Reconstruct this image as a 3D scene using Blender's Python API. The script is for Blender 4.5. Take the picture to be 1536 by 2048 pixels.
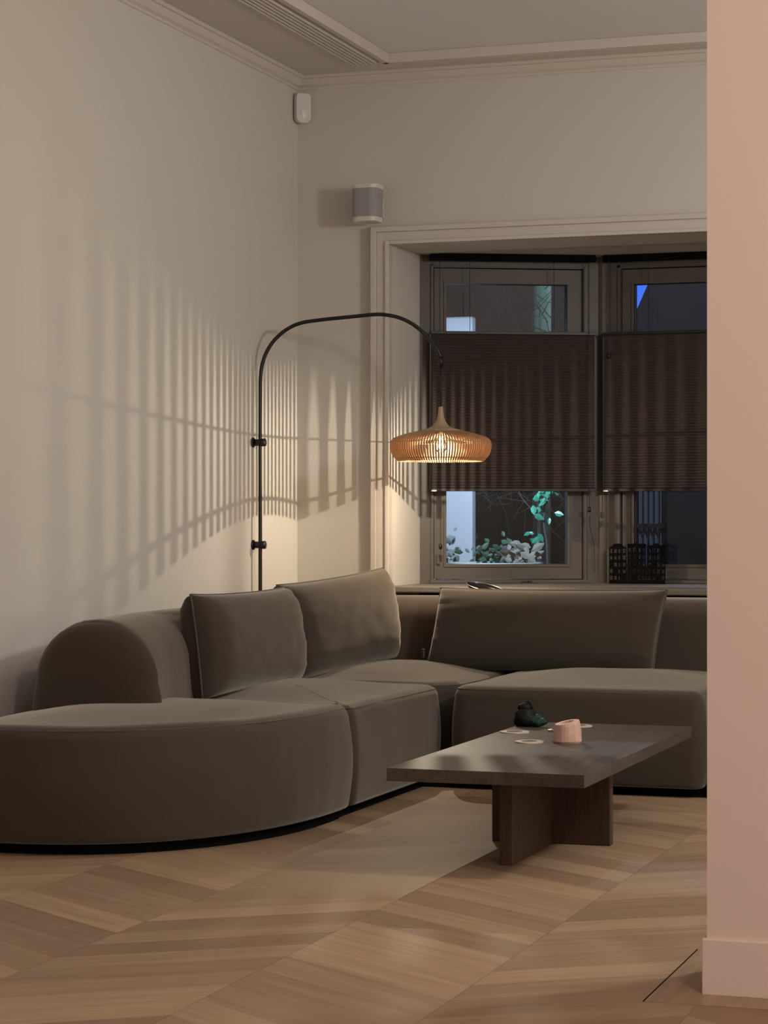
import bpy, bmesh, math, random
from mathutils import Vector, Matrix, noise
random.seed(7)
for o in list(bpy.data.objects): bpy.data.objects.remove(o)
S = bpy.context.scene
COL = S.collection

# ---------------------------------------------------------------- camera
cd = bpy.data.cameras.new('camera'); cam = bpy.data.objects.new('camera', cd); COL.objects.link(cam)
cd.sensor_fit = 'VERTICAL'; cd.sensor_height = 36.0; cd.lens = 36.0*4560/2048
cd.shift_y = 16/2048; cd.clip_start = .05; cd.clip_end = 100
cam.location = (3.7472, -9.9237, 1.05)
cam.rotation_euler = (math.radians(90), 0, math.radians(18.514))
S.camera = cam
# ---------------------------------------------------------------- light and exposure
S.view_settings.view_transform = 'Standard'; S.view_settings.look = 'None'
S.view_settings.exposure = 0.0; S.view_settings.gamma = 1.0; S.view_settings.use_curve_mapping = False
w = bpy.data.worlds.new('night'); S.world = w; w.use_nodes = True
w.node_tree.nodes['Background'].inputs[0].default_value = (.02, .03, .07, 1)
w.node_tree.nodes['Background'].inputs[1].default_value = .12

def point(name, loc, energy, col, r):
    l = bpy.data.lights.new(name, 'POINT'); l.energy = energy; l.color = col; l.shadow_soft_size = r
    o = bpy.data.objects.new(name, l); COL.objects.link(o); o.location = loc; return o
def area(name, loc, rot, energy, col, sx, sy):
    l = bpy.data.lights.new(name, 'AREA'); l.shape = 'RECTANGLE'; l.size = sx; l.size_y = sy; l.energy = energy; l.color = col
    o = bpy.data.objects.new(name, l); COL.objects.link(o); o.location = loc; o.rotation_euler = rot; return o
point('living_room_ceiling_light', (4.15, -3.0, 2.35), 122, (1, .98, .91), .16)      # right part of the room, behind the pier
point('dining_ceiling_light', (4.3, -7.4, 2.3), 108, (1, .84, .74), .2)   # above the dining area behind the camera
l = bpy.data.lights.new('garden_fill', 'SPOT'); l.energy = 60; l.color = (.66, .82, 1); l.shadow_soft_size = .04; l.spot_size = math.radians(120); l.spot_blend = .4
o = bpy.data.objects.new('garden_fill', l); COL.objects.link(o); o.location = (.55, 1.05, 1.55); o.rotation_euler = (math.radians(72), 0, math.radians(15))  # added lamp, hidden behind the blind, brightens the garden wall and leaves
point('branch_fill', (.7, 3.3, 3.3), 16, (.6, .9, .9), .08)  # added unseen lamp for the teal post and upper branches
point('facade_fill', (1.8, 5.8, 4.6), 170, (.85, .85, 1), .05)  # added unseen lamp, lifts the facade to the grey of the pane reflection

# ---------------------------------------------------------------- materials
def mat(name, col, rough=.6, metal=0, sheen=0, sheen_rough=.4, spec=.5, bump=0, bscale=200, var=0, vscale=3, sheen_tint=None):
    m = bpy.data.materials.new(name); m.use_nodes = True
    nt = m.node_tree; b = nt.nodes['Principled BSDF']
    b.inputs['Base Color'].default_value = (*col, 1); b.inputs['Roughness'].default_value = rough
    b.inputs['Metallic'].default_value = metal; b.inputs['Specular IOR Level'].default_value = spec
    if sheen:
        b.inputs['Sheen Weight'].default_value = sheen; b.inputs['Sheen Roughness'].default_value = sheen_rough
        b.inputs['Sheen Tint'].default_value = (*(sheen_tint or (1, .95, .85)), 1)
    tc = nt.nodes.new('ShaderNodeTexCoord')
    if bump:
        n = nt.nodes.new('ShaderNodeTexNoise'); n.inputs['Scale'].default_value = bscale; n.inputs['Detail'].default_value = 3
        nt.links.new(tc.outputs['Object'], n.inputs['Vector'])
        bp = nt.nodes.new('ShaderNodeBump'); bp.inputs['Strength'].default_value = bump; bp.inputs['Distance'].default_value = .002
        nt.links.new(n.outputs['Fac'], bp.inputs['Height']); nt.links.new(bp.outputs[0], b.inputs['Normal'])
    if var:
        n = nt.nodes.new('ShaderNodeTexNoise'); n.inputs['Scale'].default_value = vscale; n.inputs['Detail'].default_value = 4
        nt.links.new(tc.outputs['Object'], n.inputs['Vector'])
        r = nt.nodes.new('ShaderNodeMapRange'); r.inputs[3].default_value = 1-var; r.inputs[4].default_value = 1+var
        nt.links.new(n.outputs['Fac'], r.inputs[0])
        h = nt.nodes.new('ShaderNodeHueSaturation'); h.inputs['Color'].default_value = (*col, 1)
        nt.links.new(r.outputs[0], h.inputs['Value']); nt.links.new(h.outputs[0], b.inputs['Base Color'])
    return m
def emis(name, col, s):
    m = bpy.data.materials.new(name); m.use_nodes = True; nt = m.node_tree
    e = nt.nodes.new('ShaderNodeEmission'); e.inputs[0].default_value = (*col, 1); e.inputs[1].default_value = s
    nt.links.new(e.outputs[0], nt.nodes['Material Output'].inputs[0]); return m

M = {}
M['plaster'] = mat('plaster', (.64, .61, .56), .85, bump=.15, bscale=60, var=.02, vscale=1.2)
M['plaster_pink'] = mat('plaster_pink', (.78, .665, .59), .85, bump=.12, bscale=60)
M['ceiling'] = mat('ceiling_paint', (.80, .795, .81), .85)
M['trim'] = mat('trim_paint', (.62, .58, .53), .45)
M['frame'] = mat('window_paint', (.088, .076, .066), .5)
M['sill'] = mat('sill_paint', (.16, .145, .125), .5)
M['velvet'] = mat('taupe_velvet', (.060, .047, .036), .9, sheen=.55, sheen_rough=.45, spec=.15, bump=.25, bscale=500, var=.12, vscale=5)
M['piping'] = mat('taupe_piping', (.07, .06, .045), .8, sheen=.3)
M['black'] = mat('black_metal', (.006, .006, .006), .45)
M['plinth'] = mat('black_plinth', (.004, .004, .004), .9, spec=.1)
M['shade'] = mat('beech_slats', (.42, .245, .13), .55, var=.08, vscale=30)
M['shade_top'] = mat('beech_cap', (.42, .31, .19), .5, var=.1, vscale=25)
M['white_plastic'] = mat('white_plastic', (.68, .66, .64), .35)
M['grille'] = mat('grey_grille', (.33, .33, .35), .7, bump=.5, bscale=900)
M['chrome'] = mat('metal_silver', (.7, .7, .68), .25, metal=1)
M['lens'] = mat('sensor_lens', (.8, .8, .8), .12)
M['black_gloss'] = mat('black_gloss', (.008, .008, .008), .2)
M['ornament_black'] = mat('matt_black_stone', (.006, .007, .007), .6, spec=.25)
M['rim'] = mat('pale_rim', (.62, .54, .46), .4)
M['agate'] = mat('agate_grey_brown', (.26, .19, .15), .25, var=.5, vscale=60)
M['green_stone'] = mat('green_crystal', (.012, .045, .03), .35, var=.4, vscale=40)
M['garden_white'] = mat('white_render', (.62, .66, .74), .9, var=.1, vscale=4)
M['hedge'] = mat('dark_hedge', (.012, .018, .012), .9)
M['twig'] = mat('bare_twig', (.085, .075, .085), .9)
M['teal_post'] = mat('pale_post', (.25, .40, .37), .8, var=.3, vscale=9)
M['leaf'] = mat('glossy_leaf', (.04, .30, .20), .3)
M['leaf_dark'] = mat('dark_leaf', (.03, .10, .06), .5)
M['leaf_grey'] = mat('grey_leaf', (.24, .29, .28), .7)
M['dry_leaf'] = mat('dry_leaf', (.20, .19, .165), .7)
M['house_dark'] = mat('dark_brick', (.075, .075, .095), .9, var=.2, vscale=6)
M['pot'] = mat('grey_pot', (.35, .38, .38), .6)
M['soil'] = mat('garden_soil', (.02, .02, .018), .95)
M['filament'] = emis('glowing_filament', (1, .62, .25), 90)
M['curtain_lit'] = emis('lit_blue_curtain', (.16, .32, .50), .75)
M['window_blue'] = emis('blue_lit_window', (.05, .16, .85), 1.3)

# blind: pleated cloth, slightly translucent
m = mat('pleated_cloth', (.075, .055, .050), .9, var=.05, vscale=40); M['cloth'] = m
# glass pane: clear with a soft reflection
m = bpy.data.materials.new('window_glass'); m.use_nodes = True; nt = m.node_tree; nt.nodes.remove(nt.nodes['Principled BSDF'])
tr = nt.nodes.new('ShaderNodeBsdfTransparent'); tr.inputs[0].default_value = (.93, .95, .96, 1)
gl = nt.nodes.new('ShaderNodeBsdfGlossy'); gl.inputs['Roughness'].default_value = .03
fr = nt.nodes.new('ShaderNodeFresnel'); fr.inputs[0].default_value = 1.3
mx = nt.nodes.new('ShaderNodeMixShader'); nt.links.new(fr.outputs[0], mx.inputs[0]); nt.links.new(tr.outputs[0], mx.inputs[1]); nt.links.new(gl.outputs[0], mx.inputs[2])
nt.links.new(mx.outputs[0], nt.nodes['Material Output'].inputs[0]); M['glass'] = m
# bulb envelope
m = m.copy(); m.name = 'bulb_glass'; M['bulb_glass'] = m

# dark stained table wood
def wood(name, c1, c2, axis, rough=.4):
    m = bpy.data.materials.new(name); m.use_nodes = True; nt = m.node_tree; b = nt.nodes['Principled BSDF']
    tc = nt.nodes.new('ShaderNodeTexCoord'); mp = nt.nodes.new('ShaderNodeMapping')
    sc = [22, 22, 22]; sc[axis] = 1.6; mp.inputs['Scale'].default_value = sc
    n = nt.nodes.new('ShaderNodeTexNoise'); n.inputs['Scale'].default_value = 2.2; n.inputs['Detail'].default_value = 6; n.inputs['Distortion'].default_value = .6
    cr = nt.nodes.new('ShaderNodeValToRGB'); cr.color_ramp.elements[0].position = .3; cr.color_ramp.elements[1].position = .72
    cr.color_ramp.elements[0].color = (*c1, 1); cr.color_ramp.elements[1].color = (*c2, 1)
    nt.links.new(tc.outputs['Object'], mp.inputs[0]); nt.links.new(mp.outputs[0], n.inputs['Vector'])
    nt.links.new(n.outputs['Fac'], cr.inputs[0]); nt.links.new(cr.outputs[0], b.inputs['Base Color'])
    b.inputs['Roughness'].default_value = rough
    bp = nt.nodes.new('ShaderNodeBump'); bp.inputs['Strength'].default_value = .15; bp.inputs['Distance'].default_value = .002
    nt.links.new(n.outputs['Fac'], bp.inputs['Height']); nt.links.new(bp.outputs[0], b.inputs['Normal'])
    return m
M['table_wood'] = wood('dark_oak_top', (.052, .040, .032), (.092, .074, .061), 1, .5)
M['table_leg'] = wood('dark_oak_base', (.050, .028, .020), (.095, .055, .040), 2, .5)
# pink crystal
m = mat('rose_crystal', (.66, .42, .35), .45, var=.25, vscale=28); m.node_tree.nodes['Principled BSDF'].inputs['Subsurface Weight'].default_value = .3
m.node_tree.nodes['Principled BSDF'].inputs['Subsurface Radius'].default_value = (.02, .01, .008); M['rose'] = m

# chevron parquet: strips .52 m wide, planks at about 35 degrees
def parquet():
    m = bpy.data.materials.new('oak_chevron_parquet'); m.use_nodes = True; nt = m.node_tree; b = nt.nodes['Principled BSDF']
    N, L = nt.nodes.new, nt.links.new
    def math_(op, a=None, bb=None, v=None):
        n = N('ShaderNodeMath'); n.operation = op
        for i, x in enumerate((a, bb)):
            if x is None: continue
            if isinstance(x, (int, float)): n.inputs[i].default_value = x
            else: L(x, n.inputs[i])
        return n.outputs[0]
    tc = N('ShaderNodeTexCoord'); sp = N('ShaderNodeSeparateXYZ'); L(tc.outputs['Object'], sp.inputs[0])
    x, y = sp.outputs[0], sp.outputs[1]
    u = math_('DIVIDE', math_('SUBTRACT', x, 1.262), .52)
    strip = math_('FLOOR', u); frac = math_('SUBTRACT', u, strip)
    odd = math_('MODULO', math_('ADD', strip, 100), 2)          # 0 : rising, 1 : falling
    sgn = math_('SUBTRACT', 1, math_('MULTIPLY', odd, 2))
    up = math_('MULTIPLY', math_('MULTIPLY', frac, .52*.70), sgn)
    base = math_('ADD', math_('MULTIPLY', odd, .52*.70), up)
    v = math_('DIVIDE', math_('SUBTRACT', y, base), .172)
    row = math_('FLOOR', v); vf = math_('SUBTRACT', v, row)
    cmb = N('ShaderNodeCombineXYZ'); L(strip, cmb.inputs[0]); L(row, cmb.inputs[1])
    wn = N('ShaderNodeTexWhiteNoise'); wn.noise_dimensions = '3D'; L(cmb.outputs[0], wn.inputs['Vector'])
    cr = N('ShaderNodeValToRGB'); e = cr.color_ramp.elements
    e[0].color = (.245, .155, .092, 1); e[1].color = (.40, .27, .165, 1)
    k = e.new(.35); k.color = (.30, .193, .116, 1); k = e.new(.7); k.color = (.345, .228, .14, 1)
    L(wn.outputs['Value'], cr.inputs[0])
    # grain along the plank
    a = math.atan(.70)
    along = math_('ADD', math_('MULTIPLY', x, math.cos(a)), math_('MULTIPLY', math_('MULTIPLY', y, math.sin(a)), sgn))
    across = math_('ADD', math_('MULTIPLY', math_('MULTIPLY', x, -math.sin(a)), sgn), math_('MULTIPLY', y, math.cos(a)))
    g = N('ShaderNodeCombineXYZ'); L(math_('MULTIPLY', along, 1.5), g.inputs[0]); L(math_('MULTIPLY', across, 26), g.inputs[1]); L(math_('MULTIPLY', wn.outputs['Value'], 37), g.inputs[2])
    n = N('ShaderNodeTexNoise'); n.inputs['Scale'].default_value = 1.6; n.inputs['Detail'].default_value = 5; n.inputs['Distortion'].default_value = .35
    L(g.outputs[0], n.inputs['Vector'])
    mr = N('ShaderNodeMapRange'); mr.inputs[1].default_value = .25; mr.inputs[2].default_value = .75; mr.inputs[3].default_value = .80; mr.inputs[4].default_value = 1.16; L(n.outputs['Fac'], mr.inputs[0])
    # joints
    def near(t, wd):
        return math_('MAXIMUM', math_('LESS_THAN', t, wd), math_('GREATER_THAN', t, 1-wd))
    j = math_('MAXIMUM', near(vf, .008), near(frac, .003))
    val = math_('MULTIPLY', mr.outputs[0], math_('SUBTRACT', 1, math_('MULTIPLY', j, .35)))
    hs = N('ShaderNodeHueSaturation'); L(cr.outputs[0], hs.inputs['Color']); L(val, hs.inputs['Value'])
    L(hs.outputs[0], b.inputs['Base Color'])
    rr = N('ShaderNodeMapRange'); rr.inputs[3].default_value = .50; rr.inputs[4].default_value = .66; L(n.outputs['Fac'], rr.inputs[0]); L(rr.outputs[0], b.inputs['Roughness'])
    bp = N('ShaderNodeBump'); bp.inputs['Strength'].default_value = .35; bp.inputs['Distance'].default_value = .0015
    hgt = math_('SUBTRACT', math_('MULTIPLY', n.outputs['Fac'], .6), math_('MULTIPLY', j, .8))
    L(hgt, bp.inputs['Height']); L(bp.outputs[0], b.inputs['Normal'])
    return m
M['floor'] = parquet()
M['floor_trim'] = wood('oak_threshold', (.30, .19, .115), (.40, .27, .17), 1, .4)

# ---------------------------------------------------------------- mesh helpers
def obj(name, bm, m, parent=None, smooth=False, bevel=0, seg=2):
    if bevel:
        bmesh.ops.bevel(bm, geom=bm.edges[:], offset=bevel, segments=seg, affect='EDGES', profile=.5)
    bmesh.ops.recalc_face_normals(bm, faces=bm.faces[:])
    me = bpy.data.meshes.new(name); bm.to_mesh(me); bm.free()
    me.materials.append(M[m] if isinstance(m, str) else m)
    if smooth:
        for p in me.polygons: p.use_smooth = True
    o = bpy.data.objects.new(name, me); COL.objects.link(o)
    if parent is not None: o.parent = parent
    return o
def struct(name, bm, m, parent=None, **k):
    o = obj(name, bm, m, parent, **k)
    if parent is None: o['kind'] = 'structure'
    return o
def tag(o, label, cat, group=None, kind=None):
    o['label'] = label; o['category'] = cat
    if group: o['group'] = group
    if kind: o['kind'] = kind
    return o
def thing(name, loc, label, cat, rz=0, group=None):
    o = bpy.data.objects.new(name, None); COL.objects.link(o); o.location = loc; o.rotation_euler = (0, 0, rz)
    o.empty_display_size = .05
    return tag(o, label, cat, group)
def box(bm, x0, x1, y0, y1, z0, z1, mx=None):
    vs = [bm.verts.new(Vector((x, y, z))) for x in (x0, x1) for y in (y0, y1) for z in (z0, z1)]
    if mx is not None:
        for v in vs: v.co = mx @ v.co
    for f in ((0, 1, 3, 2), (4, 6, 7, 5), (0, 4, 5, 1), (2, 3, 7, 6), (0, 2, 6, 4), (1, 5, 7, 3)):
        bm.faces.new([vs[i] for i in f])
    return bm
def B(*a, **k): return box(bmesh.new(), *a, **k)
def prism(bm, pts, z0, z1, tf=lambda v: v):
    a = [bm.verts.new(tf(Vector((p[0], p[1], z0)))) for p in pts]; b = [bm.verts.new(tf(Vector((p[0], p[1], z1)))) for p in pts]
    bm.faces.new(a[::-1]); bm.faces.new(b); n = len(pts)
    for i in range(n): bm.faces.new((a[i], a[(i+1) % n], b[(i+1) % n], b[i]))
    return bm
def lathe(bm, prof, seg=48, c=(0, 0, 0), cap0=True, cap1=True, sx=1, sy=1):
    rings = []
    for r, z in prof:
        rings.append([bm.verts.new((c[0]+r*sx*math.cos(2*math.pi*i/seg), c[1]+r*sy*math.sin(2*math.pi*i/seg), c[2]+z)) for i in range(seg)])
    for a, b in zip(rings, rings[1:]):
        for i in range(seg): bm.faces.new((a[i], a[(i+1) % seg], b[(i+1) % seg], b[i]))
    if cap0: bm.faces.new(rings[0][::-1])
    if cap1: bm.faces.new(rings[-1])
    return bm
def tube(bm, pts, r, seg=12, cap=True):
    pts = [Vector(p) for p in pts]; n = len(pts); rr = r if isinstance(r, (list, tuple)) else [r]*n
    rings = []; up = None
    for i, p in enumerate(pts):
        t = (pts[min(i+1, n-1)]-pts[max(i-1, 0)]).normalized()
        if up is None:
            up = Vector((0, 0, 1)) if abs(t.z) < .9 else Vector((1, 0, 0))
        s = t.cross(up).normalized(); up = s.cross(t).normalized()
        rings.append([bm.verts.new(p+rr[i]*(math.cos(a)*s+math.sin(a)*up)) for a in [2*math.pi*k/seg for k in range(seg)]])
    for a, b in zip(rings, rings[1:]):
        for i in range(seg): bm.faces.new((a[i], a[(i+1) % seg], b[(i+1) % seg], b[i]))
    if cap: bm.faces.new(rings[0][::-1]); bm.faces.new(rings[-1])
    return bm
def spline(ps, k=8):
    ps = [Vector(p) for p in ps]; out = []
    for i in range(len(ps)-1):
        a, b, c, d = ps[max(i-1, 0)], ps[i], ps[i+1], ps[min(i+2, len(ps)-1)]
        for j in range(k):
            t = j/k
            out.append(.5*((2*b)+(c-a)*t+(2*a-5*b+4*c-d)*t*t+(3*b-a-3*c+d)*t**3))
    out.append(ps[-1]); return out

# ================================================================ ROOM SHELL
struct('floor', B(0, 6.4, -12, 0, -.05, 0), 'floor')
struct('wall_left', B(-.15, 0, -12, .2, 0, 3.2), 'plaster')
struct('wall_right', B(6.4, 6.55, -12, .2, 0, 3.2), 'plaster_pink')
struct('wall_front', B(-.15, 6.55, -12.15, -12, 0, 3.2), 'plaster_pink')
OX0, OX1, OZ, BY = .465, 3.62, 2.308, .45      # bay opening
bm = bmesh.new()
box(bm, 0, OX0, 0, .35, 0, 3.2); box(bm, OX1, 6.4, 0, .35, 0, 3.2); box(bm, OX0, OX1, 0, .35, OZ, 3.2)
struct('wall_back', bm, 'plaster')
struct('ceiling', B(0, 6.4, -12, 0, 3.135, 3.2), 'ceiling')
# pier between the two rooms
struct('wall_pier', B(2.8225, 6.4, -4.91, -4.62, 0, 3.135), 'plaster_pink')
struct('baseboard_pier', B(2.813, 6.4, -4.921, -4.609, 0, .124), 'plaster_pink', bevel=.0025)
struct('trim_3', B(2.706, 6.4, -5.03, -4.40, -.04, .0012), 'floor_trim')
bm = bmesh.new(); box(bm, 2.7035, 2.7068, -5.03, -4.40, -.03, .0018)
struct('trim_4', bm, 'plinth')

# cornice: small wall moulding, flat soffit, fluted band (left), bright lip
def sweep_left(bm, prof, y0=-12, y1=0):      # profile (x,z) along y
    prism(bm, prof, 0, 1, lambda v: Vector((v.x, y0+(y1-y0)*v.z, v.y)))
def sweep_back(bm, prof, x0=0, x1=6.4):      # profile (depth,z) along x
    prism(bm, prof, 0, 1, lambda v: Vector((x0+(x1-x0)*v.z, -v.x, v.y)))
bm = bmesh.new()
wallm = [(0, 3.045), (.006, 3.045), (.010, 3.056), (.022, 3.064), (.030, 3.078), (.036, 3.09), (.045, 3.092), (.05, 3.10), (.05, 3.135), (0, 3.135)]
sweep_left(bm, wallm); sweep_back(bm, wallm)
sweep_left(bm, [(.04, 3.105), (.36, 3.105), (.36, 3.134), (.04, 3.134)], y1=-.235)
sweep_back(bm, [(.04, 3.105), (.235, 3.105), (.235, 3.134), (.04, 3.134)])
# flutes
for i in range(6):
    a = .352+i*.022
    sweep_left(bm, [(a, 3.094), (a+.012, 3.091), (a+.018, 3.103), (a+.022, 3.106), (a+.022, 3.134), (a, 3.134)], y1=-.24)
sweep_left(bm, [(.484, 3.108), (.500, 3.104), (.506, 3.092), (.530, 3.092), (.534, 3.134), (.484, 3.134)], y1=-.236)
sweep_back(bm, [(.232, 3.10), (.240, 3.092), (.262, 3.092), (.266, 3.134), (.232, 3.134)], x0=.484)
sweep_back(bm, [(.18, 3.1), (.2, 3.098), (.21, 3.105), (.21, 3.12), (.18, 3.12)], x0=.484)
struct('trim_1', bm, 'trim')

# casing round the bay opening
bm = bmesh.new()
def cas(x0, x1, z0, z1, d): box(bm, x0, x1, -d, .0, z0, z1)
cas(.366, .376, 0, 2.390, .02); cas(.376, .402, 0, 2.390, .055); cas(.402, .446, 0, 2.366, .045); cas(.446, OX0, 0, 2.324, .058)
cas(.402, OX1+.1, 2.366, 2.390, .055); cas(.446, OX1+.1, 2.324, 2.366, .045); cas(OX0, OX1+.1, OZ, 2.324, .058); cas(.366, OX1+.11, 2.390, 2.397, .02)
cas(OX1, OX1+.09, 0, OZ, .055)
struct('trim_2', bm, 'trim', bevel=.002, seg=1)

# baseboards (behind the sofa)
struct('baseboard_left', B(0, .018, -12, 0, 0, .12), 'trim')
struct('baseboard_back', B(0.02, .36, -.018, 0, 0, .12), 'trim')

# ---------------------------------------------------------------- bay window
A25 = math.radians(25)
D = Vector((math.cos(A25), math.sin(A25), 0)); NN = Vector((D.y, -D.x, 0))      # along the wing, towards the room
W0 = Vector((OX0, .417, 0)); WL = .882
P1 = W0+D*WL; PXC = P1.x; PYC = P1.y
CW = OX1-.465-2*(PXC-.465)
def frame_mx(org, d):     # local x along d, local y towards outside, z up
    n = Vector((-d.y, d.x, 0))
    return Matrix(((d.x, n.x, 0, org.x), (d.y, n.y, 0, org.y), (0, 0, 1, 0), (0, 0, 0, 1)))
ML = frame_mx(W0, D); MC = frame_mx(Vector((PXC, PYC, 0)), Vector((1, 0, 0)))
MR = frame_mx(Vector((PXC+CW, PYC, 0)), Vector((D.x, -D.y, 0)))
# reveal, soffit, sill and wall below
bm = bmesh.new()
pts = [(OX0, .0), (OX0, .417), (PXC, PYC), (PXC+CW, PYC), (OX1, .417), (OX1, .0)]
out = [(OX0-.05, .35), (OX0-.05, .55), (PXC-.05, PYC+.14), (PXC+CW+.05, PYC+.14), (OX1+.05, .55), (OX1+.05, .35)]
prism(bm, [(OX0-.1, .34), (OX0-.1, .60), (PXC-.05, PYC+.2), (PXC+CW+.05, PYC+.2), (OX1+.1, .60), (OX1+.1, .34)], OZ+.004, OZ+.3)
box(bm, OX0-.1, OX1+.1, .34, .36, OZ, OZ+.3)
struct('ceiling_bay', bm, 'trim')
bm = B(OX0-.16, OX0, .35, .56, 0, 2.6); box(bm, OX1, OX1+.16, .35, .56, 0, 2.6)
struct('wall_bay_reveal', bm, 'plaster')
bm = bmesh.new()
prism(bm, [(OX0, -.03), (OX0, .44), (PXC-.02, PYC+.05), (PXC+CW+.02, PYC+.05), (OX1, .44), (OX1, -.03)], .718, .748)
struct('trim_5', bm, 'sill', bevel=.006, seg=2)
bm = bmesh.new()
for mx_, ln in ((ML, WL), (MC, CW), (MR, WL)): box(bm, -.03, ln+.03, .0, .12, 0, .73, mx=mx_)
struct('wall_bay', bm, 'plinth')  # near-black colour stands in for the shade below the sill
# floor of the bay
struct('floor_bay', B(OX0, OX1, 0, 1.0, -.05, -.002), 'floor')

def window(n, mx, ln, x0, x1, zt=2.178, zb=.838):
    """bay light: outer frame + sash with one pane; x0..x1 the glass"""
    r = bpy.data.objects.new('window_%d' % n, None); COL.objects.link(r); r['kind'] = 'structure'
    bm = bmesh.new(); zT, zB = OZ+.004, .748
    xa, xb = x0-.062, x1+.075            # sash outline
    box(bm, 0, xa, -.005, .10, zB, zT, mx); box(bm, xb, ln, -.005, .10, zB, zT, mx)
    box(bm, xa, xb, -.005, .10, zt+.075, zT, mx); box(bm, xa, xb, -.005, .10, zB, zb-.075, mx)
    for a, b in ((xa-.014, xa-.004), (xb+.004, xb+.014)): box(bm, a, b, -.014, 0, zb-.085, zt+.09, mx)
    box(bm, xa-.014, xb+.014, -.014, 0, zt+.080, zt+.090, mx)
    box(bm, xa-.02, xb+.02, -.020, 0, zb-.088, zb-.074, mx)
    obj('window_frame', bm, 'frame', r)
    bm = bmesh.new(); g = .004
    box(bm, xa+g, x0, .006, .07, zb-.07, zt+.07, mx); box(bm, x1, xb-g, .006, .07, zb-.07, zt+.07, mx)
    box(bm, x0, x1, .006, .07, zt, zt+.07, mx); box(bm, x0, x1, .006, .07, zb-.07, zb, mx)
    b_ = .012                                                 # glazing bead
    box(bm, x0-b_, x0, .0, .02, zb-b_, zt+b_, mx); box(bm, x1, x1+b_, .0, .02, zb-b_, zt+b_, mx)
    box(bm, x0, x1, .0, .02, zt, zt+b_, mx); box(bm, x0, x1, .0, .02, zb-b_, zb, mx)
    s = obj('sash', bm, 'frame', r)
    obj('pane', box(bmesh.new(), x0, x1, .038, .041, zb, zt, mx), 'glass', s)
    bm = bmesh.new(); xm = x0+(x1-x0)*.66
    box(bm, xm-.03, xm+.012, -.022, .006, zb-.092, zb-.080, mx); box(bm, xm+.004, xm+.022, -.034, -.018, zb-.096, zb-.078, mx)
    obj('latch', bm, 'black', r)
    return r
window(1, ML, WL, .127, .713)
window(2, MC, CW, .155, CW-.155)
window(3, MR, WL, .169, .755)
# rounded corner posts of the bay
bm = bmesh.new()
for p in (P1, Vector((PXC+CW, PYC, 0))): lathe(bm, [(.03, .748), (.03, OZ+.004)], 24, (p.x, p.y+.012, 0))
struct('trim_6', bm, 'frame', smooth=False)

# ================================================================ BLINDS
def blind(mx, x0, x1, label, knob_x, strings, cords_low):
    r = thing('pleated_blind', (mx @ Vector((x0, -.07, 1.19))), label, 'blind', group='pleated window blinds in the bay')
    z0, z1 = 1.198, 1.932
    inv = r.location
    def P(bm):
        for v in bm.verts: v.co -= inv
        return bm
    bm = bmesh.new(); n = 53; top = []
    rows = []
    for i in range(2*n+1):
        z = z0+(z1-z0)*i/(2*n); y = -.07-(.006 if i % 2 else -.006)
        rows.append([bm.verts.new(mx @ Vector((x, y, z))) for x in (x0+.004, x1-.004)])
    for a, b in zip(rows, rows[1:]): bm.faces.new((a[0], a[1], b[1], b[0]))
    # back layer of the honeycomb cells
    rows = []
    for i in range(2*n+1):
        z = z0+(z1-z0)*i/(2*n); y = -.054+(.006 if i % 2 else -.006)
        rows.append([bm.verts.new(mx @ Vector((x, y, z))) for x in (x0+.004, x1-.004)])
    for a, b in zip(rows, rows[1:]): bm.faces.new((a[0], a[1], b[1], b[0]))
    obj('pleated_fabric', P(bm), 'cloth', r)
    obj('bottom_rail', P(box(bmesh.new(), x0, x1, -.082, -.046, z0-.012, z0+.002, mx)), 'black', r, bevel=.001, seg=1)
    obj('top_rail', P(box(bmesh.new(), x0, x1, -.082, -.046, z1-.002, z1+.012, mx)), 'black', r, bevel=.001, seg=1)
    obj('head_rail', P(box(bmesh.new(), x0-.0, x1+.0, -.085, -.045, OZ-.028, OZ+.002, mx)), 'plinth', r)
    obj('end_cap', P(box(bmesh.new(), x0+.004, x0+.028, -.0845, -.080, z0-.0125, z0-.007, mx)), 'chrome', r)
    bm = bmesh.new()
    for k in (-.001,): tube(bm, [mx @ Vector((x0-.0, -.066, z0)), mx @ Vector((x0-.0, -.066, z1))], .0045, 6)
    obj('side_edge', P(bm), 'black', r)
    for sx in strings:
        obj('cord', P(tube(bmesh.new(), [mx @ Vector((sx, -.066, z1)), mx @ Vector((sx, -.066, OZ-.02))], .0014, 5)), 'black', r)
    for (sx, za, zb_, kz) in cords_low:
        obj('cord', P(tube(bmesh.new(), [mx @ Vector((sx, -.088, za)), mx @ Vector((sx, -.088, zb_))], .0014, 5)), 'black', r)
        k = mx @ Vector((sx, -.088, kz))
        kb = lathe(bmesh.new(), [(.002, .014), (.007, .010), (.0085, 0), (.007, -.012), (.002, -.014)], 14, k)
        obj('cord_knob', P(kb), 'black', r, smooth=True)
    return r
blind(ML, .040, .835, 'brown pleated blind on the left bay window, directly behind the slatted lamp shade', 0,
      (.086, .230, .634, .80), [(.086, 1.19, .93, .925), (.801, OZ-.02, 1.10, 1.10)])
blind(MC, .020, CW-.02, 'brown pleated blind on the middle bay window, cut off by the pinkish wall edge', 0,
      (.054, .24, .9), [(.054, OZ-.02, 1.20, 1.832)])
cl = tag(obj('cord_cleat', box(bmesh.new(), .079, .093, -.012, -.004, .84, .885, ML), 'frame', bevel=.002, seg=1),
         'small pale cleat for the blind cord on the left window frame', 'cord cleat')
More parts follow.
